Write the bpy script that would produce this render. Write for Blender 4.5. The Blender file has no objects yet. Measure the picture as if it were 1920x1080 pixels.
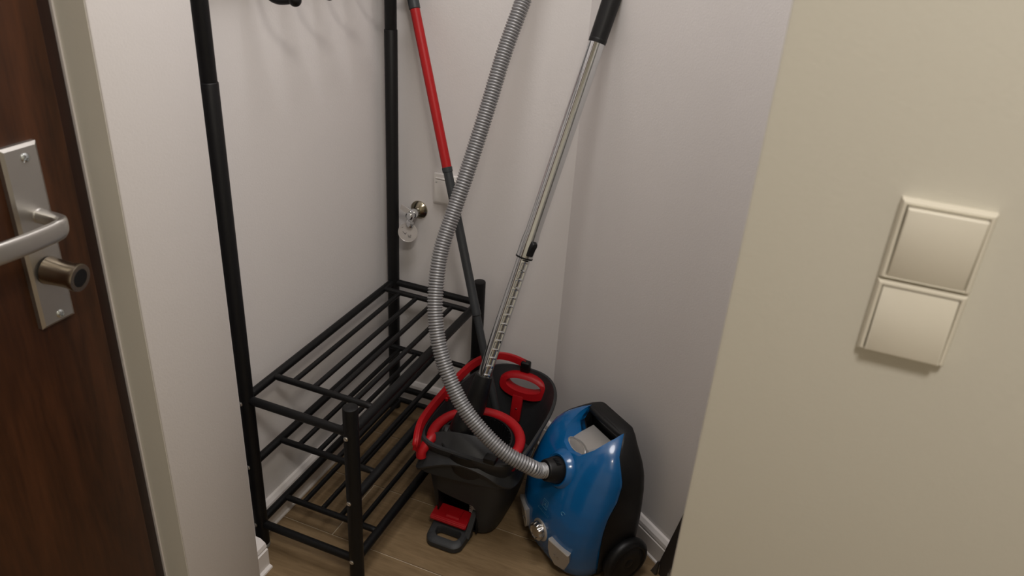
import bpy, bmesh, math, random
from mathutils import Vector, Matrix
random.seed(7)
SC = bpy.context.scene
COL = SC.collection
PI = math.pi

# ------------------------------------------------------------------ camera
cam_d = bpy.data.cameras.new('camera')
cam = bpy.data.objects.new('camera', cam_d); COL.objects.link(cam)
cam_d.sensor_width = 36.0
cam_d.lens = 27.776
pitch, roll, yaw = 0.4819, 0.0671, 0.3604
fw = Vector((-math.sin(yaw)*math.cos(pitch), math.cos(yaw)*math.cos(pitch), -math.sin(pitch)))
r0 = Vector((math.cos(yaw), math.sin(yaw), 0)); u0 = r0.cross(fw)
rt = math.cos(roll)*r0 + math.sin(roll)*u0; up = rt.cross(fw)
CAM = Vector((1.0085, -1.0979, 1.4673))
cam.matrix_world = Matrix(((rt.x, up.x, -fw.x, CAM.x), (rt.y, up.y, -fw.y, CAM.y), (rt.z, up.z, -fw.z, CAM.z), (0, 0, 0, 1)))
cam_d.clip_start = 0.02
cam_d.dof.use_dof = True
cam_d.dof.focus_distance = 1.8
cam_d.dof.aperture_fstop = 5.6
SC.camera = cam

# ------------------------------------------------------------------ world, lamps, exposure
wd = bpy.data.worlds.new('world'); SC.world = wd; wd.use_nodes = True
wd.node_tree.nodes['Background'].inputs[0].default_value = (1, .96, .9, 1)
wd.node_tree.nodes['Background'].inputs[1].default_value = 0.05

def area(name, loc, size, power, col, target=None):
    l = bpy.data.lights.new(name, 'AREA'); l.shape = 'DISK'; l.size = size; l.energy = power; l.color = col
    o = bpy.data.objects.new(name, l); COL.objects.link(o); o.location = loc
    return o
area('ceiling_lamp_niche', (.62, -.10, 2.50), .62, 16.5, (1, .965, .95))
area('ceiling_lamp_hall', (1.30, -1.25, 2.50), .35, 20, (1, .93, .84))
VS = SC.view_settings
VS.view_transform = 'Standard'; VS.look = 'None'; VS.exposure = -0.15; VS.gamma = 1.0
VS.use_curve_mapping = False

# ------------------------------------------------------------------ materials
def srgb(r, g, b):
    f = lambda c: (c/255/12.92) if c/255 <= .04045 else ((c/255+.055)/1.055)**2.4
    return (f(r), f(g), f(b), 1)

MATS = {}
def mat(name, col, rough=.5, metal=0., bump=0., bscale=200., var=0., vscale=6., coat=0., spec=.5, stretch=(1, 1, 1), aniso=0., trans=0.):
    m = bpy.data.materials.new(name); m.use_nodes = True; MATS[name] = m
    nt = m.node_tree; N = nt.nodes; L = nt.links; b = N['Principled BSDF']
    b.inputs['Base Color'].default_value = col
    b.inputs['Roughness'].default_value = rough; b.inputs['Metallic'].default_value = metal
    b.inputs['Coat Weight'].default_value = coat; b.inputs['Specular IOR Level'].default_value = spec
    b.inputs['Anisotropic'].default_value = aniso; b.inputs['Transmission Weight'].default_value = trans
    tc = N.new('ShaderNodeTexCoord'); mp = N.new('ShaderNodeMapping'); mp.inputs['Scale'].default_value = stretch
    L.new(tc.outputs['Object'], mp.inputs['Vector'])
    if var > 0:
        n = N.new('ShaderNodeTexNoise'); n.inputs['Scale'].default_value = vscale; n.inputs['Detail'].default_value = 5
        L.new(mp.outputs[0], n.inputs['Vector'])
        mx = N.new('ShaderNodeMix'); mx.data_type = 'RGBA'
        mx.inputs[6].default_value = tuple(c*(1-var) for c in col[:3]) + (1,)
        mx.inputs[7].default_value = tuple(min(1, c*(1+var)) for c in col[:3]) + (1,)
        L.new(n.outputs['Fac'], mx.inputs[0]); L.new(mx.outputs[2], b.inputs['Base Color'])
    if bump > 0:
        n2 = N.new('ShaderNodeTexNoise'); n2.inputs['Scale'].default_value = bscale; n2.inputs['Detail'].default_value = 3
        L.new(mp.outputs[0], n2.inputs['Vector'])
        bp = N.new('ShaderNodeBump'); bp.inputs['Strength'].default_value = bump; bp.inputs['Distance'].default_value = .001
        L.new(n2.outputs['Fac'], bp.inputs['Height']); L.new(bp.outputs[0], b.inputs['Normal'])
    return m

M_WALL = mat('wall_paint', (.72, .69, .68, 1), .75, bump=.25, bscale=260, var=.012, vscale=3)
M_WALLB = mat('wall_paint_cream', (.715, .69, .61, 1), .75, bump=.2, bscale=220, var=.012, vscale=3)
M_REVEAL = mat('reveal_paint', (.72, .70, .63, 1), .7, bump=.15, bscale=220, var=.02)
M_CEIL = mat('ceiling_paint', (.8, .78, .74, 1), .9, bump=.1)
M_TRIM = mat('baseboard_gloss', (.74, .70, .68, 1), .35, var=.015)
M_GROUT = mat('grout', (.50, .42, .31, 1), .9, bump=.3, bscale=500)
M_BLACK = mat('black_powder_coat', (.0035, .0035, .004, 1), .45, bump=.15, bscale=900, var=.15, vscale=40, spec=.3)
M_BLKPL = mat('black_plastic', (.005, .005, .0055, 1), .45, spec=.35, bump=.1, bscale=700)
M_ANTH = mat('anthracite_plastic', (.022, .023, .025, 1), .5, spec=.4, bump=.2, bscale=900, var=.1, vscale=60)
M_DGREY = mat('dark_grey_pole', (.028, .031, .034, 1), .45, spec=.4, var=.06, vscale=30)
M_RED = mat('red_plastic', (.36, .004, .008, 1), .45, spec=.35, bump=.06, bscale=500, var=.06, vscale=25)
M_REDP = mat('red_pole', (.36, .006, .008, 1), .42, spec=.35, var=.06, vscale=30)
M_BLUE = mat('blue_gloss', (.0003, .092, .275, 1), .24, coat=.4, var=.06, vscale=8)
M_CHROME = mat('chrome', (.70, .72, .74, 1), .10, 1.)
M_SILVER = mat('silver_plastic', (.46, .44, .42, 1), .36, .6, bump=.05, bscale=700)
M_ALU = mat('satin_aluminium', (.56, .545, .52, 1), .34, .92, bump=.06, bscale=900, var=.03, vscale=20)
M_NICKEL = mat('brushed_nickel', (.36, .31, .24, 1), .27, 1., bump=.05, bscale=300, stretch=(1, 12, 12))
M_SCREW = mat('zinc_screw', (.62, .66, .68, 1), .25, 1.)
M_HOSE = mat('hose_grey', (.36, .36, .37, 1), .40, .65, var=.05, vscale=50)
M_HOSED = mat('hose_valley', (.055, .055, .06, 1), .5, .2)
M_SWITCH = mat('switch_plastic', (.80, .76, .66, 1), .32, var=.01)
M_SOCK = mat('socket_plastic', (.76, .73, .70, 1), .35, var=.01)
M_TAG = mat('tag_plastic', (.50, .47, .45, 1), .28, .2, var=.1, vscale=60)
M_TAGD = mat('tag_print', (.12, .115, .12, 1), .5)
M_BAG = mat('dark_bag', (.030, .025, .023, 1), .55, bump=.3, bscale=300)
M_MARK = mat('blue_grey_print', (.055, .20, .34, 1), .35)
M_MARKG = mat('grey_print', (.30, .30, .30, 1), .5)
M_BOLT = mat('steel_bolt', (.62, .60, .57, 1), .3, 1.)
M_FOOT = mat('clear_foot', (.30, .29, .27, 1), .25, .1)

def wood(name, dark, light, rough, axis_scale, scale, knots=False, spec=.4, coat=0.):
    m = bpy.data.materials.new(name); m.use_nodes = True
    nt = m.node_tree; N = nt.nodes; L = nt.links; b = N['Principled BSDF']
    b.inputs['Roughness'].default_value = rough; b.inputs['Specular IOR Level'].default_value = spec; b.inputs['Coat Weight'].default_value = coat
    tc = N.new('ShaderNodeTexCoord'); oi = N.new('ShaderNodeObjectInfo')
    ad = N.new('ShaderNodeVectorMath'); ad.operation = 'ADD'
    ml = N.new('ShaderNodeVectorMath'); ml.operation = 'SCALE'; ml.inputs['Scale'].default_value = 37
    cb = N.new('ShaderNodeCombineXYZ')
    for i in range(3): L.new(oi.outputs['Random'], cb.inputs[i])
    L.new(cb.outputs[0], ml.inputs[0]); L.new(tc.outputs['Object'], ad.inputs[0]); L.new(ml.outputs[0], ad.inputs[1])
    mp = N.new('ShaderNodeMapping'); mp.inputs['Scale'].default_value = axis_scale; L.new(ad.outputs[0], mp.inputs['Vector'])
    n = N.new('ShaderNodeTexNoise'); n.inputs['Scale'].default_value = scale; n.inputs['Detail'].default_value = 8; n.inputs['Roughness'].default_value = .62
    n.inputs['Distortion'].default_value = .6
    L.new(mp.outputs[0], n.inputs['Vector'])
    n2 = N.new('ShaderNodeTexNoise'); n2.inputs['Scale'].default_value = scale*7; n2.inputs['Detail'].default_value = 4
    L.new(mp.outputs[0], n2.inputs['Vector'])
    mixf = N.new('ShaderNodeMix'); mixf.inputs[0].default_value = .35
    L.new(n.outputs['Fac'], mixf.inputs[2]); L.new(n2.outputs['Fac'], mixf.inputs[3])
    cr = N.new('ShaderNodeValToRGB'); e = cr.color_ramp.elements
    e[0].position = .32; e[0].color = dark; e[1].position = .68; e[1].color = light
    L.new(mixf.outputs[0], cr.inputs[0])
    out = cr.outputs[0]
    if knots:   # sparse dark streaky knots in the tile print
        mk = N.new('ShaderNodeMapping'); mk.inputs['Scale'].default_value = (5, 22, 1); L.new(ad.outputs[0], mk.inputs['Vector'])
        k = N.new('ShaderNodeTexNoise'); k.inputs['Scale'].default_value = 1.0; k.inputs['Detail'].default_value = 2; k.inputs['Distortion'].default_value = 1.2
        L.new(mk.outputs[0], k.inputs['Vector'])
        kr = N.new('ShaderNodeValToRGB'); kr.color_ramp.elements[0].position = .69; kr.color_ramp.elements[0].color = (0, 0, 0, 1)
        kr.color_ramp.elements[1].position = .76; kr.color_ramp.elements[1].color = (.6, .6, .6, 1)
        L.new(k.outputs['Fac'], kr.inputs[0])
        mx = N.new('ShaderNodeMix'); mx.data_type = 'RGBA'; mx.inputs[7].default_value = tuple(c*.45 for c in dark[:3]) + (1,)
        L.new(kr.outputs[0], mx.inputs[0]); L.new(out, mx.inputs[6]); out = mx.outputs[2]
    L.new(out, b.inputs['Base Color'])
    bp = N.new('ShaderNodeBump'); bp.inputs['Strength'].default_value = .15; bp.inputs['Distance'].default_value = .0008
    L.new(n2.outputs['Fac'], bp.inputs['Height']); L.new(bp.outputs[0], b.inputs['Normal'])
    return m
M_FLOOR = wood('wood_look_tile', (.150, .096, .046, 1), (.265, .182, .098, 1), .5, (1.0, 9, 1), 3.2, knots=True)
M_DOOR = wood('walnut_door', (.022, .0075, .0028, 1), (.080, .027, .0095, 1), .42, (8, 8, .8), 2.4, spec=.35)
M_DOORE = wood('walnut_door_edge', (.012, .004, .003, 1), (.030, .011, .007, 1), .4, (8, 8, .8), 2.4)

# ------------------------------------------------------------------ mesh helpers
def smooth(me, ang=35):
    try:
        me.set_sharp_from_angle(angle=math.radians(ang))
    except Exception:
        pass
    for p in me.polygons: p.use_smooth = True

def obj(name, bm, m, parent=None, sm=True, ang=35, kind=None):
    bmesh.ops.recalc_face_normals(bm, faces=bm.faces)
    me = bpy.data.meshes.new(name); bm.to_mesh(me); bm.free()
    if isinstance(m, (list, tuple)):
        for k in m: me.materials.append(k)
    else: me.materials.append(m)
    if sm:
        for p in me.polygons: p.use_smooth = True
        smooth(me, ang)
    o = bpy.data.objects.new(name, me); COL.objects.link(o)
    if parent: o.parent = parent; o.matrix_parent_inverse = Matrix.Identity(4); o.location = -parent_world(parent)
    if kind: o['kind'] = kind
    return o

PW = {}
def parent_world(p):      # all meshes are modelled in world coordinates; roots sit at a thing's base
    v = Vector((0, 0, 0))
    while p is not None:
        v += p.location; p = p.parent
    return v

def tag(o, label, cat, group=None, kind=None):
    o['label'] = label; o['category'] = cat
    if group: o['group'] = group
    if kind: o['kind'] = kind
    return o

def struct(o, label, cat):
    return tag(o, label, cat, kind='structure')

def thing(name, loc, label, cat, group=None):
    o = bpy.data.objects.new(name, None); COL.objects.link(o); o.location = loc; o.empty_display_size = .05
    return tag(o, label, cat, group)

def B(): return bmesh.new()

def box(bm, x0, x1, y0, y1, z0, z1, bev=0., seg=2):
    vs = [bm.verts.new((x, y, z)) for x in (x0, x1) for y in (y0, y1) for z in (z0, z1)]
    F = [(0, 1, 3, 2), (4, 6, 7, 5), (0, 4, 5, 1), (2, 3, 7, 6), (0, 2, 6, 4), (1, 5, 7, 3)]
    fs = [bm.faces.new([vs[i] for i in f]) for f in F]
    if bev > 0:
        es = list({e for f in fs for e in f.edges})
        bmesh.ops.bevel(bm, geom=es, offset=bev, segments=seg, affect='EDGES', profile=.5)
    return bm

def frame_of(t):
    t = t.normalized()
    a = Vector((0, 0, 1)) if abs(t.z) < .9 else Vector((0, 1, 0))
    x = a.cross(t).normalized(); y = t.cross(x)
    return x, y

def rings(bm, rs, close=False, cap=True):
    R = [[bm.verts.new(p) for p in r] for r in rs]
    n = len(R[0])
    m = len(R)
    for i in range(m if close else m-1):
        a = R[i]; b = R[(i+1) % m]
        for k in range(n):
            bm.faces.new((a[k], a[(k+1) % n], b[(k+1) % n], b[k]))
    if cap and not close:
        bm.faces.new(R[0][::-1]); bm.faces.new(R[-1])
    return R

def rod(bm, p, q, r, seg=16, cap=True, bev=0.):
    p = Vector(p); q = Vector(q); t = q-p; x, y = frame_of(t); t = t.normalized()
    prof = [(p, r), (q, r)] if bev <= 0 else [(p, r-bev), (p+t*bev, r), (q-t*bev, r), (q, r-bev)]
    rings(bm, [[c + x*(rr*math.cos(2*PI*k/seg)) + y*(rr*math.sin(2*PI*k/seg)) for k in range(seg)] for c, rr in prof], cap=cap)
    return bm

def lathe(bm, o, axis, prof, seg=32, cap=True):
    """prof: (distance along axis, radius)"""
    o = Vector(o); t = Vector(axis).normalized(); x, y = frame_of(t)
    rings(bm, [[o + t*d + x*(rr*math.cos(2*PI*k/seg)) + y*(rr*math.sin(2*PI*k/seg)) for k in range(seg)] for d, rr in prof], cap=cap)
    return bm

def spline(P, n):
    P = [Vector(p) for p in P]; out = []
    for i in range(len(P)-1):
        p0 = P[max(0, i-1)]; p1 = P[i]; p2 = P[i+1]; p3 = P[min(len(P)-1, i+2)]
        for k in range(n):
            t = k/n
            out.append(.5*((2*p1) + (p2-p0)*t + (2*p0-5*p1+4*p2-p3)*t*t + (3*p1-p0-3*p2+p3)*t**3))
    out.append(P[-1]); return out

def resample(P, step):
    out = [P[0].copy()]; acc = 0
    for a, b in zip(P, P[1:]):
        d = (b-a).length
        if d < 1e-9: continue
        while acc + d >= step:
            u = (step-acc)/d; a = a.lerp(b, u); out.append(a.copy()); d = (b-a).length; acc = 0
        acc += d
    return out

def sweep(bm, P, rad, seg=16, closed=False, sec=None):
    """tube along P; rad(i) or number; sec(k)-> (a,b) unit section override"""
    n = len(P); T = []
    for i in range(n):
        if closed: T.append((P[(i+1) % n]-P[i-1]).normalized())
        else: T.append((P[min(n-1, i+1)]-P[max(0, i-1)]).normalized())
    x, y = frame_of(T[0]); R = []
    for i in range(n):
        x = (x - T[i]*x.dot(T[i])).normalized(); y = T[i].cross(x)
        r = rad(i) if callable(rad) else rad
        if sec: R.append([P[i] + x*(a*r) + y*(b*r) for a, b in sec])
        else: R.append([P[i] + x*(r*math.cos(2*PI*k/seg)) + y*(r*math.sin(2*PI*k/seg)) for k in range(seg)])
    return rings(bm, R, close=closed)

def prism(bm, poly, ext):
    """polygon of Vectors extruded by the vector ext"""
    a = [bm.verts.new(p) for p in poly]; b = [bm.verts.new(Vector(p)+Vector(ext)) for p in poly]
    n = len(a)
    bm.faces.new(a[::-1]); bm.faces.new(b)
    for i in range(n): bm.faces.new((a[i], a[(i+1) % n], b[(i+1) % n], b[i]))
    return bm

def frame_prism(bm, outer, inner, ext):
    ext = Vector(ext); n = len(outer)
    o0 = [bm.verts.new(p) for p in outer]; i0 = [bm.verts.new(p) for p in inner]
    o1 = [bm.verts.new(Vector(p)+ext) for p in outer]; i1 = [bm.verts.new(Vector(p)+ext) for p in inner]
    for k in range(n):
        j = (k+1) % n
        bm.faces.new((o0[k], o0[j], i0[j], i0[k])); bm.faces.new((o1[k], i1[k], i1[j], o1[j]))
        bm.faces.new((o0[k], o1[k], o1[j], o0[j])); bm.faces.new((i0[k], i0[j], i1[j], i1[k]))
    return bm

def cut(o, cutters, ang=35):
    """boolean difference, baked into the mesh"""
    tmp = []
    for i, bm in enumerate(cutters):
        bmesh.ops.recalc_face_normals(bm, faces=bm.faces)
        me = bpy.data.meshes.new('cutter'); bm.to_mesh(me); bm.free()
        c = bpy.data.objects.new('cutter', me); COL.objects.link(c); tmp.append(c)
        if o.parent: c.location = (0, 0, 0)
        md = o.modifiers.new('cut', 'BOOLEAN'); md.operation = 'DIFFERENCE'; md.object = c; md.solver = 'EXACT'
    bpy.context.view_layer.update()
    dg = bpy.context.evaluated_depsgraph_get()
    me = bpy.data.meshes.new_from_object(o.evaluated_get(dg))
    o.modifiers.clear(); o.data = me
    for p in me.polygons: p.use_smooth = True
    smooth(me, ang)
    for c in tmp: bpy.data.objects.remove(c)

def interp(xs, ys, x):
    if x <= xs[0]: return ys[0]
    for a, b, p, q in zip(xs, xs[1:], ys, ys[1:]):
        if x <= b:
            t = (x-a)/(b-a); return p+(q-p)*t
    return ys[-1]

# ------------------------------------------------------------------ the setting
XL, YF = -.034, .675                     # niche: left wall plane, far wall plane
COR = Vector((.483, YF, 0))              # far right corner
wa = math.radians(-36.4)
W = Vector((math.cos(wa), math.sin(wa), 0))       # along the slanted right wall
NN = Vector((math.sin(wa), -math.cos(wa), 0))     # its normal, into the niche
def RW(s, d, z): return COR + W*s + NN*d + Vector((0, 0, z))
ZC = 2.55

# floor: grout bed with wood-look planks as pieces
bm = B(); box(bm, -.3, 2.5, -2.7, .9, -.05, -.0022)
floor = struct(obj('floor', bm, M_GROUT, sm=False), 'brown wood-look tiled floor with pale grout lines', 'floor')
PLW, PLL, GAP = .198, 1.20, .0034
bm = B(); box(bm, GAP/2, PLL-GAP/2, GAP/2, PLW-GAP/2, -.012, 0)
pl0 = obj('plank', bm, M_FLOOR, floor, sm=False); pme = pl0.data
first = True
for k in range(-14, 3):
    y = .101 + PLW*k
    off = (.127 + .41*((-k) % 3)) % PLL
    for j in range(-2, 3):
        x = off + PLL*j
        if x > 2.4 or x + PLL < -.2: continue
        if first: o = pl0; first = False
        else:
            o = pl0.copy(); COL.objects.link(o); o.parent = floor
        o.location = (x, y, 0)

def wall(name, label, m, *boxes):
    bm = B()
    for b in boxes: box(bm, *b)
    return struct(obj(name, bm, m, sm=False), label, 'wall')
wall('wall_left', 'white niche wall behind the black rack', M_WALL, (-.30, XL, -.045, .85, 0, ZC))
wall('wall_far', 'white niche end wall with water valve and socket', M_WALL, (-.034, .60, YF, .85, 0, ZC))
bm = B(); prism(bm, [RW(-.02, 0, 0), RW(1.0, 0, 0), RW(1.0, -.15, 0), RW(-.02, -.15, 0)], (0, 0, ZC))
struct(obj('wall_right', bm, M_WALL, sm=False), 'slanted white niche wall behind the blue vacuum cleaner', 'wall')
bm = B(); box(bm, .961, 2.5, -.31, -.19, 0, ZC, .004, 2)
struct(obj('wall_near_right', bm, M_WALLB, sm=True), 'cream wall end carrying the light switch', 'wall')
wall('wall_pillar', 'short wall return beside the rack', M_WALL, (-.30, .0220, -.0885, -.045, 0, ZC))
bm = B(); box(bm, -.30, .063, -.28, -.0885, 0, ZC, .003, 2)
struct(obj('wall_entry', bm, M_WALL, sm=True), 'bright white wall strip between brown door and black rack', 'wall')
bm = B(); box(bm, .0005, .0600, -.2806, -.2799, 0, ZC)
struct(obj('trim_1', bm, M_REVEAL, sm=False), 'grey-beige painted door reveal', 'trim')
wall('wall_entry_near', 'hall wall beyond the entrance door', M_WALLB, (-.30, .063, -2.7, -1.22, 0, ZC), (-.30, .063, -1.22, -.28, 2.06, ZC))
wall('wall_hall_back', 'hall wall behind the viewer', M_WALLB, (-.30, 2.6, -2.85, -2.7, 0, ZC))
wall('wall_hall_right', 'hall wall on the right', M_WALLB, (2.5, 2.65, -2.85, -.19, 0, ZC))
wall('ceiling', 'white ceiling', M_CEIL, (-.35, 2.65, -2.85, .9, ZC, ZC+.1))

BBP = [(0, 0), (.019, 0), (.0185, .004), (.0150, .007), (.0150, .054), (.0118, .0565), (.0138, .0605), (.0125, .070), (.0062, .079), (0, .080)]
def baseboard(name, P0, P1, nrm, label, thick=1.):
    P0 = Vector(P0); P1 = Vector(P1); nrm = Vector(nrm)
    bm = B(); prism(bm, [P0 + nrm*t*thick + Vector((0, 0, z)) for t, z in BBP], P1-P0)
    return struct(obj(name, bm, M_TRIM, ang=20), label, 'baseboard')
baseboard('baseboard_left', (XL, -.045, 0), (XL, YF, 0), (1, 0, 0), 'white moulded baseboard behind the black rack')
baseboard('baseboard_far', (XL, YF, 0), (.484, YF, 0), (0, -1, 0), 'white moulded baseboard under the water valve')
baseboard('baseboard_right', RW(0, 0, 0), RW(.98, 0, 0), NN, 'white moulded baseboard behind the vacuum cleaner')
baseboard('baseboard_pillar', (.0220, -.0885, 0), (.0220, -.045, 0), (1, 0, 0), 'short white baseboard end in front of the rack foot', 2.1)

# ------------------------------------------------------------------ entrance door
bm = B(); box(bm, -.045, .0085, -1.22, -.309, .005, 2.05, .0025, 2)
door = struct(obj('door_1', bm, M_DOOR), 'dark brown wooden entrance door with aluminium lever handle', 'door')
bm = B(); box(bm, -.045, .0015, -.3088, -.2842, .005, 2.05, .004, 2)
obj('door_edge', bm, M_DOORE, door)
bm = B(); box(bm, -.045, .0045, -.2840, -.2807, 0, 2.05, .001, 1)
struct(obj('trim_2', bm, M_TRIM), 'thin ragged white filler line along the door edge', 'trim')

bm = B()   # backplate with chamfered face
py0, py1, pz0, pz1 = -.4185, -.3625, .8295, 1.1045
def rect(x, i): return [(x, py0+i, pz0+i), (x, py1-i, pz0+i), (x, py1-i, pz1-i), (x, py0+i, pz1-i)]
rings(bm, [rect(.0085, 0), rect(.0165, 0), rect(.0200, .0045)])
plate = obj('lock_plate', bm, M_ALU, door, ang=20)
for (y, z) in ((-.3855, 1.0858), (-.3878, .8428)):
    bm = B(); lathe(bm, (.0198, y, z), (1, 0, 0), [(0, .0066), (.0012, .0066), (.0026, .005), (.0032, .002)], 20)
    s = obj('screw', bm, M_SCREW, plate)
    a = .5 if z > 1 else 1.1
    cutters = []
    for q in (a, a+PI/2):
        c = B(); dy, dz = math.cos(q), math.sin(q)
        p = [Vector((.0216, y+dy*.0042*i-dz*.0008*j, z+dz*.0042*i+dy*.0008*j)) for i, j in ((-1, -1), (1, -1), (1, 1), (-1, 1))]
        prism(c, p, (.003, 0, 0)); cutters.append(c)
    s.location = (0, 0, 0)
    cut(s, cutters)
    s.location = -parent_world(plate)
bm = B(); lathe(bm, (.0198, -.3838, 1.0), (1, 0, 0), [(0, .0112), (.001, .0112), (.0015, .0105), (.002, .010)], 28)
obj('rose', bm, M_ALU, plate)
# lever: neck out of the plate, then a curved flat grip
P = spline([(.0205, -.3838, 1.0), (.045, -.3835, .9995), (.060, -.384, .9985), (.0695, -.391, .9965), (.072, -.405, .9945), (.0735, -.44, .9945), (.0735, -.48, .9955), (.071, -.52, .9965), (.068, -.545, .997)], 8)
sec = []
for k in range(24):
    a = 2*PI*k/24; sec.append((math.copysign(abs(math.cos(a))**.6, math.cos(a)), math.copysign(abs(math.sin(a))**.6, math.sin(a))))
bm = B()
n = len(P); T = [(P[min(n-1, i+1)]-P[max(0, i-1)]).normalized() for i in range(n)]
R = []
for i in range(n):
    zax = Vector((0, 0, 1)); x = T[i].cross(zax).normalized(); zz = x.cross(T[i])
    f = min(1, max(0, (i-14)/14)); hx = .0090 + (.0058-.0090)*f; hz = .0098 + (.0145-.0098)*f
    R.append([P[i] + x*(hx*a) + zz*(hz*b) for a, b in sec])
rings(bm, R)
obj('lever_handle', bm, M_ALU, door)
A0 = Vector((.0198, -.3895, .9165)); A1 = Vector((.070, -.3805, .9118))
ax = (A1-A0)
Lk = ax.length
bm = B(); lathe(bm, A0, ax, [(0, .0212), (.004, .0208), (.012, .0200), (.026, .0192), (.036, .0192), (Lk-.008, .0206), (Lk-.003, .0213), (Lk, .0204), (Lk, .0138), (Lk-.001, .0136)], 40)
kn = obj('lock_knob', bm, M_NICKEL, door)
bm = B(); lathe(bm, A0+ax.normalized()*(Lk-.0012), ax, [(0, .0136), (.0006, .0136), (.0012, .013)], 32)
obj('knob_sensor', bm, M_BLKPL, kn)
bm = B(); lathe(bm, A0+ax.normalized()*.022+Vector((0, .002, .0163)), (0, 0, 1), [(0, .0016), (.001, .0014)], 12)
obj('set_screw', bm, M_SCREW, kn)
bm = B(); lathe(bm, A0+ax.normalized()*.020+Vector((0, -.002, -.0185)), (0, 0, 1), [(0, .002), (.003, .002)], 12)
obj('set_screw', bm, M_BLKPL, kn)

# ------------------------------------------------------------------ light switch
sx0, sx1, sz0, sz1 = 1.0950, 1.1760, 1.0598, 1.2228
sw = thing('light_switch', (1.1355, -.31, 1.0598), 'white two-gang light switch with two square rockers on cream wall', 'light switch')
zm = 1.1400
def swrect(z0, z1, y, i, b=1.): return [Vector((sx0+i, y, z0+i*b)), Vector((sx1-i, y, z0+i*b)), Vector((sx1-i, y, z1-i)), Vector((sx0+i, y, z1-i))]
for z0, z1 in ((sz0, zm-.0006), (zm+.0006, sz1)):
    bm = B(); ins = .0058
    rs = [swrect(z0, z1, -.3102, 0), swrect(z0, z1, -.3165, .0005), swrect(z0, z1, -.3195, .0025), swrect(z0, z1, -.3195, ins-.001, .56), swrect(z0, z1, -.3180, ins, .55), swrect(z0, z1, -.3120, ins, .55)]
    rings(bm, rs)
    fr = obj('frame', bm, M_SWITCH, sw, ang=50)
    # rocker: top edge pressed in on the upper one, bottom edge on the lower one
    upper = z0 > 1.1
    g = ins+.0009
    ya, yb = (-.3195, -.3262) if upper else (-.3255, -.3195)      # y of bottom edge / top edge
    a = [Vector((sx0+g, -.3125, z0+g)), Vector((sx1-g, -.3125, z0+g)), Vector((sx1-g, -.3125, z1-g)), Vector((sx0+g, -.3125, z1-g))]
    b = [Vector((sx0+g, ya+.0012, z0+g)), Vector((sx1-g, ya+.0012, z0+g)), Vector((sx1-g, yb+.0012, z1-g)), Vector((sx0+g, yb+.0012, z1-g))]
    for v in a+b:
        if v.z < (z0+z1)/2: v.z = z0+g*.55
    h = .0016
    c = [Vector((sx0+g+h, ya, z0+g*.55+h)), Vector((sx1-g-h, ya, z0+g*.55+h)), Vector((sx1-g-h, yb, z1-g-h)), Vector((sx0+g+h, yb, z1-g-h))]
    bm = B(); rings(bm, [a, b, c])
    obj('rocker', bm, M_SWITCH, sw, ang=50)

# ------------------------------------------------------------------ socket and water valve on the far wall
so = thing('wall_socket', (.144, YF, .68), 'white square wall socket half hidden behind mop handle and hose', 'socket')
bm = B(); box(bm, .1035, .1855, YF-.011, YF, .6795, .7625, .0025, 2)
obj('socket_plate', bm, M_SOCK, so)
bm = B(); box(bm, .1095, .1795, YF-.0155, YF-.0112, .6850, .7470, .0018, 2)
fl = obj('cover_flap', bm, M_SOCK, so)
bm = B(); rod(bm, (.111, YF-.0125, .7505), (.178, YF-.0125, .7505), .0024, 12, bev=.0005)
obj('hinge', bm, M_SOCK, so)
bm = B(); box(bm, .1125, .1175, YF-.0161, YF-.0154, .7405, .7416); box(bm, .1125, .1155, YF-.0161, YF-.0154, .7385, .7394)
obj('flap_mark', bm, M_MARKG, fl, sm=False)

va = thing('water_valve', (.056, YF, .645), 'chrome angle valve with hanging disc tag on far wall', 'valve')
bm = B(); lathe(bm, (.056, YF, .645), (0, -1, 0), [(0, .0255), (.003, .0250), (.009, .0190), (.013, .0120), (.014, .010)], 36)
obj('rosette', bm, mat('rosette_metal', (.40, .36, .27, 1), .2, 1.), va)
bm = B(); lathe(bm, (.056, YF-.010, .645), (0, -1, 0), [(0, .0095), (.018, .0095), (.019, .0125), (.031, .0125), (.033, .0105), (.046, .0105), (.049, .007)], 24)
vb = obj('valve_body', bm, M_CHROME, va)
bm = B(); lathe(bm, (.056, YF-.038, .648), (-.55, -.1, .45), [(0, .0075), (.012, .0075), (.013, .0055), (.020, .0055)], 20)
obj('stem', bm, M_CHROME, va)
bm = B()
prism(bm, [Vector((.055, YF-.046, .660)), Vector((.030, YF-.048, .672)), Vector((.026, YF-.048, .658)), Vector((.046, YF-.046, .648))], (0, -.004, .001))
obj('valve_lever', bm, M_TAG, va)
bm = B(); lathe(bm, (.054, YF-.042, .642), (-.12, -.1, -1), [(0, .0088), (.012, .0088), (.014, .0112), (.021, .0116), (.023, .0100), (.028, .0095), (.030, .007)], 6)
obj('outlet_nut', bm, M_CHROME, va)
bm = B(); lathe(bm, (.0525, YF-.0435, .6165), (-.12, -.1, -1), [(0, .0092), (.0035, .0096), (.006, .0085)], 28)
obj('outlet_collar', bm, M_CHROME, va)
tn = Vector((.25, -1, .18)).normalized(); tcn = Vector((.0475, YF-.0480, .5935))
bm = B(); lathe(bm, tcn, tn, [(-.0010, .0262), (-.0004, .0270), (.0006, .0270), (.0010, .0255), (.0005, .0248)], 48)
tg = obj('disc_tag', bm, M_TAG, va)
tx, ty = frame_of(tn)
if tx.x < 0: tx = -tx
ty = Vector((0, 0, 1)); ty = (ty - tn*ty.dot(tn)).normalized()
bm = B()
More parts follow.
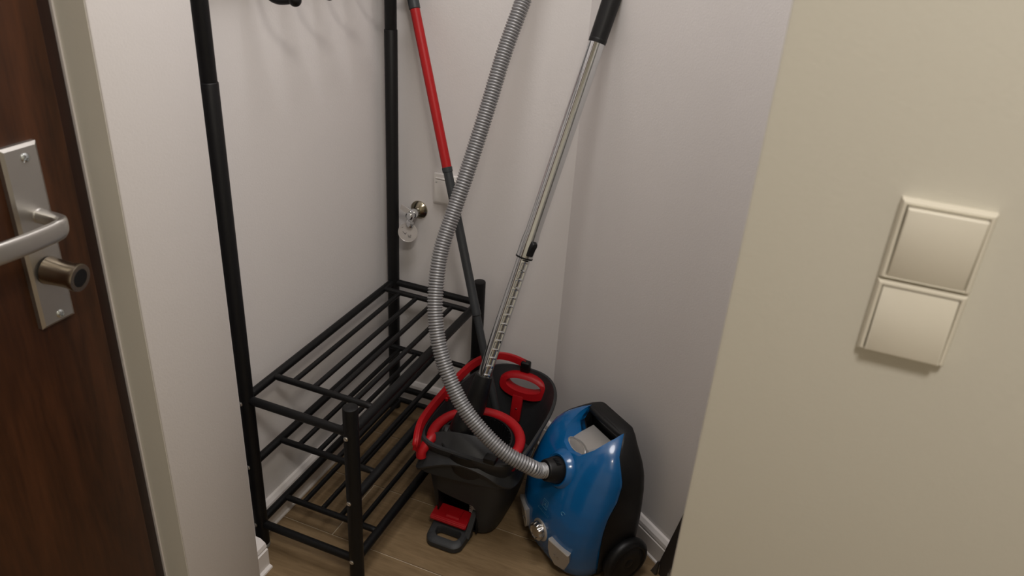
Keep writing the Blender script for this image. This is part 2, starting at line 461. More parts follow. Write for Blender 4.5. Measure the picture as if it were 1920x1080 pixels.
for (a0, b0, a1, b1) in ((-.014, .002, -.008, -.004), (-.008, -.004, -.003, -.001), (-.006, -.003, -.007, -.007), (.001, -.006, .004, -.013), (.004, -.013, .007, -.006), (.009, -.005, .008, -.013), (.0015, -.0115, .007, -.0125), (-.017, .012, -.013, .014)):
    p = tcn + tn*.0009 + tx*a0 + ty*b0; q = tcn + tn*.0009 + tx*a1 + ty*b1
    rod(bm, p, q, .0006, 6)
obj('tag_lettering', bm, M_TAGD, tg)

# ------------------------------------------------------------------ black rack
D, L = .264, .630
H1, H2, H3 = .433, .2535, .076
PR = .0163
rk = thing('coat_rack', (D/2, L/2, 0), 'black metal coat rack with three slatted shoe shelves standing in the niche', 'rack')
def post(x, y, z1, joint=None):
    bm = B()
    if joint:
        rings_z = [(.012, PR-.001), (.013, PR), (joint-.0015, PR), (joint, PR-.0010), (joint+.0006, PR-.0022), (joint+.0012, PR-.0016), (z1, PR-.0016)]
    else:
        rings_z = [(.012, PR-.001), (.013, PR), (z1-.003, PR), (z1-.001, PR-.0008), (z1, PR-.0028)]
    lathe(bm, (x, y, 0), (0, 0, 1), rings_z, 28)
    o = obj('post', bm, M_BLACK, rk)
    bm = B(); lathe(bm, (x, y, 0), (0, 0, 1), [(0, PR-.002), (.003, PR+.0005), (.011, PR+.0005), (.0128, PR-.001)], 24)
    obj('foot_cap', bm, M_FOOT if (x, y) == (0, 0) else M_BLKPL, o)
    return o
pts = {}
for x, y, z1, j in ((0, 0, 1.86, 1.112), (0, L, 1.86, 1.1177), (D, 0, .498, None), (D, L, .498, None)):
    pts[(x, y)] = post(x, y, z1, j)
    for z in (H1-.006, H2-.001, H3+.003):
        for sgn in ((-1, 1) if y == 0 else (1, -1)):
            if (sgn == -1) == (y == 0) or True:
                if (y == 0 and sgn == -1) or (y == L and sgn == 1) or (y == L and sgn == -1 and z < .2):
                    bm = B()
                    if y == L and sgn == -1: lathe(bm, (x+PR*.8, y-PR*.6, z-.055), (.8, -.6, 0), [(-.002, .0052), (.0015, .0052), (.003, .0035)], 14)
                    else: lathe(bm, (x-.0025, y+sgn*PR*.985, z), (0, sgn, 0), [(-.002, .0054), (.0015, .0054), (.0028, .0042), (.0030, .0022), (.0016, .0018)], 16)
                    obj('bolt', bm, M_BOLT, pts[(x, y)])
def rail(name, p, q, r, seg=16):
    bm = B(); rod(bm, p, q, r, seg); return obj(name, bm, M_BLACK, rk)
for z, ends in ((H1, True), (H2, False), (H3, True)):
    rail('long_rail', (0, .008, z), (0, L-.008, z), .0098)
    rail('long_rail', (D, .008, z), (D, L-.008, z), .0108)
    if ends:
        rail('end_rail', (.010, 0, z-.002), (D-.010, 0, z-.002), .0096)
        rail('end_rail', (.010, L, z-.002), (D-.010, L, z-.002), .0096)
    for y in (.092, .572):
        bm = B()      # cross bar with pinched ends resting on the rails
        p = Vector((-.004, y, z+.004)); rings_ = []
        for xx, ry, rz in ((.002, .0078, .0026), (.012, .0078, .0068), (.020, .0076, .0074), (D-.020, .0076, .0074), (D-.010, .0078, .0062), (D+.001, .0078, .0024)):
            rings_.append([Vector((xx, y+ry*math.cos(2*PI*k/16), z+.003+rz*math.sin(2*PI*k/16))) for k in range(16)])
        rings(bm, rings_); obj('cross_bar', bm, M_BLACK, rk)
    for i in range(4):
        x = D*(i+1)/5
        rail('slat', (x, .092, z+.001), (x, .572, z+.001), .0062, 12)
# upper rails and ball-ended hooks at the top of the frame
rail('hook_rail', (0, .01, 1.315), (0, L-.01, 1.315), .0098)
rail('top_rail', (0, .01, 1.70), (0, L-.01, 1.70), .0098)
for k in range(5):
    y = .140 + .1065*k
    P = spline([(.006, y, 1.312), (.014, y, 1.285), (.022, y, 1.262), (.035, y, 1.2445), (.052, y, 1.2385), (.070, y, 1.2400), (.083, y, 1.2430)], 7)
    bm = B(); sweep(bm, P, .0062, 14)
    hk = obj('coat_hook', bm, M_BLACK, rk)
    bm = B(); bmesh.ops.create_uvsphere(bm, u_segments=24, v_segments=14, radius=.0118)
    bmesh.ops.translate(bm, verts=bm.verts, vec=(.090, y, 1.2440))
    obj('ball_end', bm, M_BLACK, hk)

# ------------------------------------------------------------------ mop bucket
bk = thing('mop_bucket', (.42, .40, 0), 'dark grey oblong mop bucket with red handles and foot pedal', 'bucket')
ZS = [0, .012, .05, .10, .16, .22, .268, .286]
CX = [.405, .405, .408, .411, .415, .420, .424, .425]
HW = [.078, .085, .091, .098, .108, .118, .126, .130]
Y0 = [.262, .252, .246, .238, .228, .214, .203, .200]
Y1 = [.525, .535, .545, .556, .570, .586, .599, .603]
def plan(z, inset=0., n=64):
    cx = interp(ZS, CX, z); hw = interp(ZS, HW, z)-inset; y0 = interp(ZS, Y0, z)+inset; y1 = interp(ZS, Y1, z)-inset
    out = []
    ym = y0 + (y1-y0)*.45
    for k in range(n):
        a = 2*PI*k/n; c, s = math.cos(a), math.sin(a)
        e = 2/2.5 if s > 0 else 2/5.0
        ex = 2/2.7 if s > 0 else 2/5.0
        X = cx + hw*math.copysign(abs(c)**ex, c)
        Y = ym + ((y1-ym) if s > 0 else (ym-y0))*math.copysign(abs(s)**e, s)
        out.append(Vector((X, Y, z)))
    return out
rs = [plan(z) for z in ZS[:-2]]
rs += [plan(.262), plan(.266, -.003), plan(.284, -.0045), plan(.288, -.002), plan(.288, .004)]
rs += [plan(z, .0055) for z in (.26, .20, .14, .08, .03)]
bm = B(); rings(bm, rs)
body = obj('bucket_body', bm, M_ANTH, None, ang=40)
c1 = B(); prism(c1, [Vector((.345, .15, .012)), Vector((.452, .15, .012)), Vector((.450, .15, .094)), Vector((.441, .15, .107)), Vector((.344, .15, .122))], (0, .155, 0))
c2 = B(); lathe(c2, (.432, .52, .2505), (0, 1, 0), [(0, 1), (.12, 1)], 32)
for v in c2.verts: v.co.x = .432 + (v.co.x-.432)*.052; v.co.z = .2445 + (v.co.z-.2505)*.028
cut(body, [c1, c2], 40)
body.parent = bk; body.location = -bk.location
# dark lining of the pedal opening
bm = B()
for bx_ in ((.343, .346, .245, .305, .012, .120), (.449, .452, .245, .305, .012, .100), (.343, .452, .303, .306, .012, .122), (.343, .452, .245, .305, .120, .123), (.345, .452, .255, .305, .008, .012)):
    box(bm, *bx_)
obj('pedal_housing', bm, M_BLKPL, bk, sm=False)
# sculpted front hood over the wringer
path = []
xL, xR, yf = .296, .552, .184
for t in range(8): path.append(Vector((xL, .345-(.345-.225)*t/8, 0)))
for t in range(9):
    a = PI + (PI/2)*t/8; path.append(Vector((xL+.036+.036*math.cos(a), yf+.040+.040*math.sin(a), 0)))
for t in range(1, 20): path.append(Vector((xL+.036+(xR-.062-xL-.036)*t/20, yf + .018*(t/20)**1.5, 0)))
for t in range(9):
    a = 1.5*PI + (PI/2)*t/8; path.append(Vector((xR-.062+.062*math.cos(a), yf+.018+.062+.062*math.sin(a), 0)))
for t in range(1, 8): path.append(Vector((xR, yf+.080+(.345-yf-.080)*t/8, 0)))
N_ = len(path); rows = []
cxm = (xL+xR)/2
for i, p in enumerate(path):
    t = (path[min(N_-1, i+1)]-path[max(0, i-1)]).normalized(); nin = Vector((-t.y, t.x, 0))   # inward
    u = abs(p.x-cxm)/((xR-xL)/2)
    side = max(0., (p.y-.225)/.12)
    zl = .252 - .058*u**1.7 + .05*min(1, side)
    zc = .308 - .038*u**2.4 - .004*min(1, side)
    groove = 0.; fo = .026*max(0., 1-side*2)*max(0., 1-u**5)
    for gx in (.318, .384, .466, .530):
        if abs(p.x-gx) < .007 and side <= 0: groove = .0035
    rows.append([p+nin*.016+Vector((0, 0, zl-.004)), p+nin*.004+Vector((0, 0, zl)), p+nin*(.002)+Vector((0, 0, zl+.006)), p+nin*(.014+fo*.5+groove)+Vector((0, 0, zl+(zc-zl)*.55)),
                 p+nin*(.027+fo)+Vector((0, 0, zc-.002)), p+nin*(.030+fo)+Vector((0, 0, zc)), p+nin*(.034+fo)+Vector((0, 0, zc-.003)), p+nin*(.034+fo)+Vector((0, 0, .22)), p+nin*.016+Vector((0, 0, .20))])
bm = B(); rings(bm, rows)
obj('front_hood', bm, M_ANTH, bk, ang=30)
# red wringer ring and black basket
rc = Vector((.425, .280, .283))
P = [Vector((.322, .196, .245)), Vector((.3215, .200, .262))]
for k in range(41):
    a = math.radians(206 - 210*k/40)
    P.append(Vector((.427 + .1045*math.cos(a), .272 + .106*math.sin(a), .2835)))
P += [Vector((.529, .252, .268)), Vector((.527, .245, .250))]
P = spline(P, 2)
bm = B(); R_ = []
n = len(P); T = [(P[min(n-1, i+1)]-P[max(0, i-1)]).normalized() for i in range(n)]
x = Vector((-1, 0, 0))
for i in range(n):
    x = (x-T[i]*x.dot(T[i])).normalized(); y = T[i].cross(x)
    R_.append([P[i] + x*(.0125*math.cos(2*PI*q/16)) + y*(.0105*math.sin(2*PI*q/16)) for q in range(16)])
rings(bm, R_)
obj('wringer_ring', bm, M_RED, bk)
bm = B(); prof = [(0, .094), (-.01, .092), (-.06, .080), (-.085, .060), (-.088, .0), ]
R_ = []
for d, rr in [(0, .0855), (-.012, .084), (-.06, .076), (-.088, .062), (-.090, .004), (-.086, .004), (-.084, .058), (-.058, .072), (-.012, .080), (0, .0815)]:
    R_.append([rc + Vector((rr*math.cos(2*PI*k/48), rr*1.03*math.sin(2*PI*k/48), d)) for k in range(48)])
rings(bm, R_, close=True)
bsk = obj('wringer_basket', bm, M_BLKPL, bk)
bm = B()
for k in range(40):
    a = 2*PI*k/40; c_, s_ = math.cos(a), math.sin(a)
    rod(bm, rc+Vector((.080*c_, .0825*s_, -.004)), rc+Vector((.072*c_, .0745*s_, -.058)), .0022, 5)
obj('basket_rib', bm, M_BLKPL, bsk)['kind'] = 'stuff'
# red bail handle lying round the rim
P = spline([(.313, .186, .272), (.3145, .188, .292), (.305, .215, .303), (.295, .255, .3035), (.2905, .32, .3035), (.2905, .40, .3035), (.2935, .48, .3035), (.302, .535, .304), (.322, .577, .305), (.350, .598, .306), (.385, .603, .305), (.424, .598, .302)], 8)
bm = B(); R_ = []
n = len(P); T = [(P[min(n-1, i+1)]-P[max(0, i-1)]).normalized() for i in range(n)]
x = Vector((-1, 0, 0))
for i in range(n):
    x = (x-T[i]*x.dot(T[i])).normalized(); y = T[i].cross(x)
    f = .75 if i < 6 else 1.
    R_.append([P[i] + x*(.0070*a*f) + y*(.0098*b*f) for a, b in [(1, -.9), (1.05, 0), (1, .9), (.7, 1), (.45, .72), (-.2, .66), (-.5, .95), (-.9, .9), (-1, 0), (-.9, -.9), (-.2, -1), (.6, -1)]])
rings(bm, R_)
obj('bail_handle', bm, M_RED, bk, ang=50)
bm = B()
for z in range(7):
    box(bm, .2975, .3045, .365+.011*z, .372+.011*z, .288, .297, .001, 1)
obj('tooth_row', bm, M_RED, bk)
bm = B(); box(bm, .412, .438, .586, .606, .280, .3115, .005, 3)
obj('bail_clip', bm, M_BLKPL, bk)
bm = B(); box(bm, .478, .507, .196, .220, .286, .300, .003, 2)
obj('hood_latch', bm, M_BLKPL, bk)
# red carrying grip set in the back wall, with a tongue below
def ell(cx, cy, cz, hx, hz, n=48, lean=0., p=2.0):
    o = []
    for k in range(n):
        a = 2*PI*k/n; c_, s_ = math.cos(a), math.sin(a)
        zz = hz*math.copysign(abs(s_)**(2/p), s_)
        o.append(Vector((cx+hx*math.copysign(abs(c_)**(2/p), c_), cy+lean*zz, cz+zz)))
    return o
bm = B()
ou = [ell(.431, y, .2455, hx, hz, 48, .25, 2.3) for y, hx, hz in ((.588, .070, .033), (.574, .071, .035), (.566, .067, .031))]
inn = [ell(.432, y, .2515, hx, hz, 48, .25, 2.0) for y, hx, hz in ((.566, .051, .0185), (.573, .0475, .0160), (.588, .0475, .0160))]
rings(bm, ou+inn, close=True)
gr = obj('back_grip', bm, M_RED, bk, ang=45)
bm = B(); box(bm, .4065, .4365, .5585, .569, .148, .222, .003, 2)
for v in bm.verts: v.co.y += (v.co.z-.222)*.22
obj('grip_tongue', bm, M_RED, gr)
bm = B(); lathe(bm, (.4225, .5500, .184), (0, -1, .1), [(0, .0022), (.0016, .0018)], 10)
obj('grip_stud', bm, M_BOLT, gr)
# foot pedal
bm = B()
prof = [(.222, .034), (.2205, .043), (.226, .0475), (.250, .0490), (.272, .0505), (.274, .040), (.250, .036)]
prism(bm, [Vector((.334, y, z)) for y, z in prof], (.097, 0, 0))
bmesh.ops.bevel(bm, geom=list(bm.edges), offset=.002, segments=2, affect='EDGES')
pd = obj('foot_pedal', bm, M_RED, bk)
bm = B(); prism(bm, [Vector((.372, y, z)) for y, z in ((.234, .0475), (.238, .0515), (.264, .0535), (.268, .050))], (.035, 0, 0))
obj('pedal_pad', bm, M_RED, pd, ang=20)
bm = B(); box(bm, .426, .440, .262, .282, .056, .084, .002, 1)
for k in range(4): box(bm, .422, .427, .2625, .265, .060+.006*k, .063+.006*k)
obj('pedal_ratchet', bm, M_MARKG, pd)
def rr(x0, x1, y0, y1, r, tap, z, n=8):
    o = []
    for (cx, cy, a0) in ((x1-r, y1-r, 0), (x0+r, y1-r, PI/2), (x0+r, y0+r, PI), (x1-r, y0+r, 1.5*PI)):
        for k in range(n+1):
            a = a0+PI/2*k/n; X = cx+r*math.cos(a); Y = cy+r*math.sin(a)
            f = 1+tap*(Y-y0)/(y1-y0); X = (X-(x0+x1)/2)*f+(x0+x1)/2
            o.append(Vector((X, Y, z)))
    return o
bm = B()
zt = lambda pl, b: [Vector((p.x, p.y, p.z + b*(p.y-.178))) for p in pl]
o0 = rr(.345, .437, .170, .262, .022, .14, .004); o1 = zt(rr(.345, .437, .170, .262, .022, .14, .017), .18); o2 = zt(rr(.348, .434, .173, .259, .020, .14, .020), .18)
i0 = rr(.363, .421, .193, .220, .011, .12, .004); i1 = zt(rr(.363, .421, .193, .220, .011, .12, .017), .18); i2 = zt(rr(.361, .423, .191, .222, .012, .12, .020), .18)
rings(bm, [o0, o1, o2, i2, i1, i0], close=True)
obj('pedal_loop', bm, M_ANTH, bk, ang=40)
bm = B(); prism(bm, [Vector((.433, .212, .022)), Vector((.433, .222, .020)), Vector((.433, .268, .066)), Vector((.433, .258, .072))], (.013, 0, .0))
obj('pedal_arm', bm, M_ANTH, bk, ang=20)
bm = B(); lathe(bm, (.4475, .258, .064), (1, -.3, .3), [(0, .004), (.001, .004), (.002, .0025)], 12)
obj('pedal_pin', bm, M_BOLT, bk)
# scuffed lettering on the side of the bucket
bm = B()
def side_pt(y, z): 
    cx = interp(ZS, CX, z)
    best = min((p for p in plan(z, -.0012, 600) if p.x > cx), key=lambda p: abs(p.y-y))
    return best
for a_, b_ in (((.335, .150), (.350, .185)), ((.350, .185), (.356, .172)), ((.356, .172), (.366, .205)), ((.366, .205), (.372, .19)), ((.372, .19), (.380, .215))):
    rod(bm, side_pt(*a_), side_pt(*b_), .0016, 6)
obj('side_lettering', bm, M_MARKG, bk)

# ------------------------------------------------------------------ mop
M0 = Vector((.41555, .43, .23853)); M1 = Vector((.05662, .642, 1.18015)); md = M1-M0
mp_ = thing('mop', M0 - md*.19, 'floor mop handle, red above and dark grey below, standing in the bucket', 'mop')
def mp(t): return M0+md*t
bm = B(); rod(bm, mp(-.19), mp(.262), .0098, 20); obj('lower_pole', bm, M_DGREY, mp_)
bm = B(); lathe(bm, mp(.258), md, [(0, .0098), (.002, .0116), (.010, .0116), (.012, .0112), (.358*md.length, .0112)], 24); obj('middle_pole', bm, M_DGREY, mp_)
bm = B(); lathe(bm, mp(.610), md, [(0, .0112), (.001, .0126), (.012, .0128), (.013, .0116)], 24); obj('pole_collar', bm, M_DGREY, mp_)
bm = B(); rod(bm, mp(.617), mp(.993), .0119, 24); obj('red_grip', bm, M_REDP, mp_)
bm = B(); lathe(bm, mp(.989), md, [(0, .0120), (.001, .0136), (.10, .0136), (.115, .011), (.118, .004)], 24); obj('end_cap', bm, M_DGREY, mp_)

# ------------------------------------------------------------------ vacuum cleaner
S0 = .36
vc = thing('vacuum_cleaner', RW(S0, .17, 0), 'blue and black canister vacuum cleaner standing upright with ribbed hose and chrome wand', 'vacuum cleaner')
VZ = [.004, .02, .05, .09, .13, .17, .21, .25, .29, .315, .34, .358, .368]
DF = [.240, .252, .261, .266, .265, .261, .251, .238, .220, .204, .182, .155, .128]
DS = [.172, .178, .186, .192, .195, .194, .186, .165, .152, .150, .143, .122, .104]
HWV = [.105, .118, .128, .134, .137, .138, .138, .137, .131, .119, .098, .077, .060]
DB = [.105, .085, .076, .074, .074, .075, .076, .077, .078, .078, .077, .074, .074]
EXP = [3.4, 3.4, 3.2, 3.0, 2.9, 2.8, 2.6, 2.5, 2.4, 2.4, 2.4, 2.4, 2.4]
def hood_d(u, z):
    hw = interp(VZ, HWV, z); e = interp(VZ, EXP, z); a = min(.999, abs(u)/hw)
    return interp(VZ, DS, z) + (interp(VZ, DF, z)-interp(VZ, DS, z))*(1-a**e)**(1/2.0)
bm = B(); R_ = []
zz = [VZ[0]+(VZ[-1]-VZ[0])*i/40 for i in range(41)]
for z in zz:
    hw = interp(VZ, HWV, z); ds = interp(VZ, DS, z); ring = []
    for k in range(33):
        a = PI*k/32; u = -hw*math.cos(a); ring.append(RW(S0+u, hood_d(u, z), z))
    ring += [RW(S0+hw*.96, ds-.012, z), RW(S0-hw*.96, ds-.012, z)]
    R_.append(ring)
rings(bm, R_)
hood = obj('hood', bm, M_BLUE, None, ang=38)
bm = B(); R_ = []
for z in zz:
    hw = interp(VZ, HWV, z)+.0025; ds = interp(VZ, DS, z)+.0005; db = interp(VZ, DB, z); ring = []
    r = min(.028, (ds-db)*.45)
    for k in range(7):
        a = PI/2*k/6; ring.append(RW(S0-hw+r-r*math.cos(PI/2-a)*1.0, 0, 0))
    ring = [RW(S0-hw*.985, ds, z), RW(S0-hw, ds-.004, z)]
    for k in range(7):
        a = PI/2*k/6; ring.append(RW(S0-hw+r-r*math.cos(a), db+r-r*math.sin(a), z))
    for k in range(7):
        a = PI/2*k/6; ring.append(RW(S0+hw-r+r*math.sin(a), db+r-r*math.cos(a), z))
    ring += [RW(S0+hw, ds-.004, z), RW(S0+hw*.985, ds, z)]
    R_.append(ring)
rings(bm, R_)
base = obj('base_shell', bm, M_BLKPL, None, ang=38)
# grip recess behind the top edge: cut through hood and the upper shell, leaving the black grip bar
def cutter(d0):
    c = B(); sec = []
    # outline in (u, z), swept along d
    o = [(-.060, .40), (-.061, .362), (-.052, .340), (-.030, .316), (0, .309), (.030, .316), (.052, .340), (.061, .362), (.060, .40)]
    prism(c, [RW(S0+u, d0, z) for u, z in o], NN*.20)
    return c
def cutter2():
    c = B(); o = [(-.054, .300), (.054, .300), (.054, .352), (.044, .3545), (-.044, .3545), (-.054, .352)]
    prism(c, [RW(S0+u, .100, z) for u, z in o], NN*.03)
    return c
cut(hood, [cutter(.060)], 38)
cut(base, [cutter(.112), cutter2()], 38)
for o in (hood, base): o.parent = vc; o.location = -vc.location
# recess lining and grip bar
bm = B(); prism(bm, [RW(S0-.050, .104, .302), RW(S0+.050, .104, .302), RW(S0+.050, .104, .352), RW(S0-.050, .104, .352)], -NN*.003)
obj('grip_recess', bm, M_BLKPL, base, sm=False)
bm = B(); R_ = []
for k in range(25):
    u = -.058+.116*k/24; bow = .004*(1-(u/.058)**2)
    R_.append([RW(S0+u, .106+bow+.0085*math.cos(2*PI*q/14), .3565+bow*.6+.0085*math.sin(2*PI*q/14)) for q in range(14)])
rings(bm, R_); obj('carry_grip', bm, M_BLKPL, vc)
# silver catch in the recess
bm = B(); o = []
R_ = []
for d, zt_, hu in ((.113, .3270, .040), (.150, .3240, .036), (.176, .3215, .031)):
    R_.append([RW(S0-hu, d, .296), RW(S0+hu, d, .296), RW(S0+hu*1.0, d, zt_-.003), RW(S0+hu*.92, d, zt_), RW(S0-hu*.92, d, zt_), RW(S0-hu, d, zt_-.003)])
rings(bm, R_); sc_ = obj('catch', bm, M_SILVER, vc, ang=25)
bm = B(); cn = (NN*.80 + Vector((0, 0, .6))).normalized(); cc = RW(S0, .1865, .3185)
yy = W.cross(cn)
def oval(f, h): return [cc + W*(.033*f*math.cos(2*PI*k/36)) + yy*(.0125*f*math.sin(2*PI*k/36)) + cn*h for k in range(36)]
rings(bm, [oval(1, -.012), oval(1, .001), oval(.94, .0026), oval(.86, .0026), oval(.82, .0012), oval(.4, .0018)])
cb_ = obj('catch_button', bm, M_SILVER, sc_)
# hose inlet
iu, iz = .0, .262
ip = RW(S0+iu, hood_d(iu, iz)-.012, iz)
idir = (NN*.93 + Vector((0, 0, .30)) + W*(-.03)).normalized()
bm = B(); lathe(bm, ip, idir, [(-.02, .052), (.004, .049), (.010, .044), (.016, .0405), (.019, .0370), (.017, .0322), (.010, .0318)], 40)
obj('inlet_collar', bm, M_BLUE, vc)
bm = B(); lathe(bm, ip+idir*.006, idir, [(0, .0310), (.018, .0310), (.022, .0295), (.044, .0250), (.047, .0228), (.046, .018)], 36)
obj('hose_cuff', bm, M_BLKPL, vc)
for k in range(5):
    a = .9+.14*k; fx, fy = frame_of(idir)
    pc = ip+idir*.016
    q = pc + (Vector((0, 0, 1))*math.cos((k-2)*.16) + W*math.sin((k-2)*.16+.25)).normalized()*.0308
    bm = B(); rod(bm, q, q+idir*.014, .0011, 6); obj('cuff_rib', bm, M_BLKPL, vc)
# controls
def surf(u, z, off=0.):
    e = .002
    p = RW(S0+u, hood_d(u, z), z); a = RW(S0+u+e, hood_d(u+e, z), z)-RW(S0+u-e, hood_d(u-e, z), z); b = RW(S0+u, hood_d(u, z+e), z+e)-RW(S0+u, hood_d(u, z-e), z-e)
    nrm = a.cross(b).normalized()
    if nrm.dot(NN) < 0: nrm = -nrm
    return p+nrm*off, nrm, a.normalized()
kp, kn_, ka = surf(0., .097)
bm = B(); lathe(bm, kp, kn_, [(-.008, .0280), (.0015, .0280), (.003, .0265), (.003, .023)], 36); obj('knob_ring', bm, M_SILVER, vc)
fx, fy = frame_of(kn_); R_ = []
for d, rr0, amp in ((.002, .0225, 0), (.006, .0225, .0013), (.014, .0210, .0018), (.0175, .0195, .0013), (.0185, .0155, 0), (.0170, .0135, 0), (.0172, .003, 0)):
    R_.append([kp + kn_*d + fx*((rr0+amp*math.cos(9*2*PI*k/72))*math.cos(2*PI*k/72)) + fy*((rr0+amp*math.cos(9*2*PI*k/72))*math.sin(2*PI*k/72)) for k in range(72)])
bm = B(); rings(bm, R_); obj('power_knob', bm, mat('knob_chrome', (.62, .60, .58, 1), .18, .95), vc)
def pedal(side):
    o = [(.044, .113), (.100, .104), (.099, .078), (.086, .044), (.060, .039), (.044, .060), (.040, .083)]
    bm = B(); rs_ = []
    for off, sc in ((-.004, 1), (.0065, 1), (.0085, .92)):
        cu = sum(a for a, b in o)/len(o); cz = sum(b for a, b in o)/len(o)
        rs_.append([surf(side*(cu+(a-cu)*sc+(.012 if side < 0 else 0)), cz+(b-cz)*sc, off + (.004 if b > .09 else 0)*(off > 0))[0] for a, b in o])
    rings(bm, rs_)
    p = obj('pedal_button', bm, M_SILVER, vc, ang=20)
    bm = B()
    for (a0, b0, a1, b1) in ((.060, .068, .062, .079), (.062, .079, .067, .080), (.067, .080, .066, .073), (.066, .073, .061, .073), (.070, .075, .075, .078), (.072, .071, .076, .074)):
        rod(bm, surf(side*a0, b0, .0088)[0], surf(side*a1, b1, .0088)[0], .0006, 6)
    obj('pedal_icon', bm, M_CHROME, p)
pedal(1); pedal(-1)
# pale emblem: a square with a folded mark and a line of small strokes under it
bm = B()
for (a0, b0, a1, b1) in ((-.009, .163, .009, .163), (.009, .163, .009, .184), (.009, .184, -.009, .184), (-.009, .184, -.009, .163), (-.006, .166, .001, .177), (.001, .177, .006, .168), (-.006, .180, .006, .180), (0, .177, 0, .168)):
    rod(bm, surf(a0, b0, .0002)[0], surf(a1, b1, .0002)[0], .0006, 6)
obj('emblem', bm, M_MARK, vc)
bm = B()
for k in range(10):
    u = -.022+.0045*k; rod(bm, surf(u, .148, .0001)[0], surf(u+.001, .155 if k % 3 == 0 else .1525, .0001)[0], .0004, 5)
obj('emblem_lettering', bm, M_MARK, vc)
bm = B()
for k in range(10):
    a = .4+k*.42; b_ = a+.42; rod(bm, surf(.060+.006*math.cos(a), .190+.006*math.sin(a)*.7, .0002)[0], surf(.060+.006*math.cos(b_), .190+.006*math.sin(b_)*.7, .0002)[0], .0008, 5)
obj('hood_mark', bm, M_MARK, vc)
# wheels
for sd in (1, -1):
    wc = RW(S0+sd*.132, .122, .064); axw = W*sd
    bm = B(); lathe(bm, wc, axw, [(0, .052), (.004, .058), (.012, .061), (.022, .060), (.028, .055), (.030, .048), (.028, .044), (.031, .036), (.0305, .020), (.029, .012), (.031, .008), (.031, .001)], 48)
    obj('wheel', bm, M_BLKPL, vc)
# ribbed hose
HP = [ip+idir*.044, ip+idir*.068, (.5858, .2110, .3050), (.5333, .1960, .3329), (.4738, .198, .3704), (.4207, .2046, .418), (.376, .22, .4756), (.3428, .2389, .5319), (.3181, .2643, .594), (.3043, .2942, .6568), (.2981, .3272, .7201), (.3028, .3647, .7841), (.3123, .4051, .8606), (.3206, .4447, .9367), (.3304, .4852, 1.0241), (.3397, .5307, 1.1209), (.3528, .5685, 1.2013), (.3589, .5868, 1.2406), (.372, .600, 1.32), (.395, .607, 1.41), (.440, .605, 1.49), (.505, .598, 1.53), (.560, .597, 1.505)]
PITCH = .0064; NS = 6
P = resample(spline(HP, 24), PITCH/NS)
prof = [.0154, .0170, .0181, .0182, .0170, .0154]
bm = B(); Rr = sweep(bm, P, lambda i: prof[i % NS], 26)
bm.faces.ensure_lookup_table()
hose = None
idx = 0
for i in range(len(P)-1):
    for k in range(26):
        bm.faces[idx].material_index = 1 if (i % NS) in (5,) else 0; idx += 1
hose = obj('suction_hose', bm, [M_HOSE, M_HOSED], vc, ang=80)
# telescopic wand
A = Vector((.41234, .33, .41015)); Bv = Vector((.53313, .58, 1.16593)); wdv = Bv-A; wl_ = wdv.length; wt = wdv.normalized()
def wp(t): return A + wdv*t
tcol = .386
vview = (CAM - wp(.2)).normalized(); vx = (vview - wt*vview.dot(wt)).normalized(); vy = wt.cross(vx)
if vy.dot(rt) < 0: vy = -vy
# inner tube with pressed notches
bm = B(); R_ = []; seg = 56; nlen = (tcol+.02)*wl_; npit = .0218; rows_ = int(nlen/.0021)
ac = .42
for i in range(rows_+1):
    d = nlen*i/rows_; ph = ((d+.004) % npit)/npit
    ring = []
    for k in range(seg):
        a = 2*PI*k/seg; da = (a-ac+PI) % (2*PI)-PI
        r = .0158
        if abs(da) < .46 and .14 < ph < .92 and d > .012: r -= .0026
        ring.append(A + wt*d + vx*(r*math.cos(a)) + vy*(r*math.sin(a)))
    R_.append(ring)
rings(bm, R_); tube = obj('telescopic_wand', bm, M_CHROME, vc, ang=28)
bm = B(); o_ = wp(tcol); Lu = (1.0-tcol)*wl_
lathe(bm, o_, wt, [(0, .0160), (0, .0192), (.002, .0196), (.040, .0194), (.050, .0186), (.060, .0176), (Lu, .0176)], 44); obj('outer_tube', bm, M_CHROME, tube)
bm = B(); lathe(bm, o_-wt*.003, wt, [(0, .0170), (0, .0198), (.0035, .0202), (.004, .0190)], 36); obj('wand_ring', bm, M_BLKPL, tube)
# slide button
sb = o_ + wt*.006; out = (vx*math.cos(.55)+vy*math.sin(.55)); sd_ = wt.cross(out)
bm = B(); R_ = []
for d, h, w_ in ((0, .0205, .0070), (.002, .0235, .0080), (.018, .0255, .0082), (.026, .0290, .0078), (.032, .0285, .0068), (.036, .0215, .006)):
    R_.append([sb+wt*d+sd_*w_+out*.012, sb+wt*d+sd_*w_+out*(h-.003), sb+wt*d+sd_*w_*.7+out*h, sb+wt*d-sd_*w_*.7+out*h, sb+wt*d-sd_*w_+out*(h-.003), sb+wt*d-sd_*w_+out*.012])
rings(bm, R_); obj('slide_button', bm, M_BLKPL, tube, ang=40)
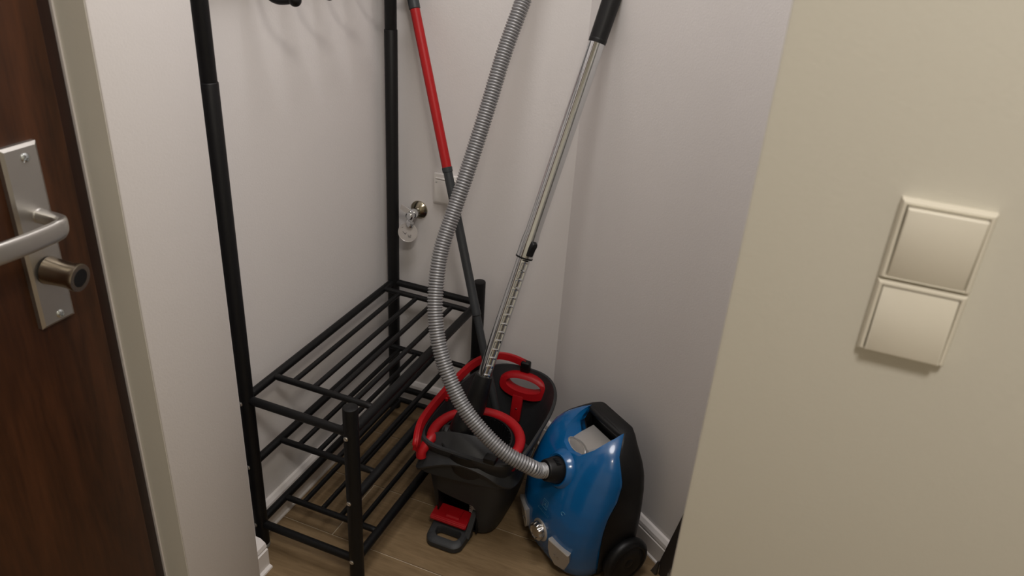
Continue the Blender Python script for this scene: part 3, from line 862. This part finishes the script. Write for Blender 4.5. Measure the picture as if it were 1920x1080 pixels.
# black handle at the top, bending over to the hose
P = spline([wp(.992), wp(1.06), wp(1.13), wp(1.20), wp(1.30), wp(1.37)+Vector((-.004, -.002, 0)), (.567, .612, 1.475), (.562, .600, 1.505)], 8)
bm = B(); sweep(bm, P, lambda i: .0190 + .002*min(1, i/30), 26); obj('wand_handle', bm, M_BLKPL, vc)
bm = B(); lathe(bm, wp(.997), wt, [(0, .0178), (0, .0192), (.004, .0196), (.006, .0188)], 32); obj('handle_ring', bm, M_BLKPL, vc)
# floor nozzle standing in the wringer basket
nk = [A + wt*.012, A - wt*.020, A + Vector((-.010, -.016, -.062)), A + Vector((-.020, -.036, -.100)), A + Vector((-.026, -.052, -.128))]
P = spline(nk, 6)
bm = B(); sweep(bm, P, lambda i: .0200 + .012*min(1, i/20), 26); noz = obj('floor_nozzle', bm, M_BLKPL, vc)
hc = Vector((.388, .282, .268))
bm = B(); lathe(bm, hc+Vector((-.052, 0, -.004)), (1, 0, .03), [(0, .012), (.002, .019), (.012, .020), (.016, .018), (.022, .026), (.080, .026), (.086, .018), (.098, .018), (.104, .012)], 32)
obj('nozzle_swivel', bm, M_ANTH, noz)
bm = B(); box(bm, hc.x-.060, hc.x+.068, hc.y-.022, hc.y+.026, .205, .250, .010, 3); obj('nozzle_head', bm, M_BLKPL, noz)

# ------------------------------------------------------------------ dark pointed bag flap beside the vacuum
bg = thing('bag', RW(.545, .035, 0), 'dark brown folded bag flap rising to a point at the right baseboard', 'bag')
bm = B(); o = [(.536, 0), (.533, .044), (.552, .128), (.5735, .226), (.590, .290), (.594, .270), (.592, .19), (.583, .112), (.572, .060), (.560, .024), (.556, 0)]
prism(bm, [RW(s, .034-.03*max(0, z-.05)*.0, z) for s, z in o], -NN*.006)
bmesh.ops.bevel(bm, geom=[e for e in bm.edges], offset=.0012, segments=1, affect='EDGES')
obj('flap', bm, M_BAG, bg, ang=25)
bm = B(); o = [(.518, 0), (.530, .030), (.5345, .046), (.5375, .046), (.537, .02), (.536, 0)]
prism(bm, [RW(s, .044, z) for s, z in o], -NN*.008)
bmesh.ops.bevel(bm, geom=[e for e in bm.edges], offset=.001, segments=1, affect='EDGES')
obj('fold', bm, mat('bag_edge', (.075, .07, .068, 1), .4), bg, ang=25)
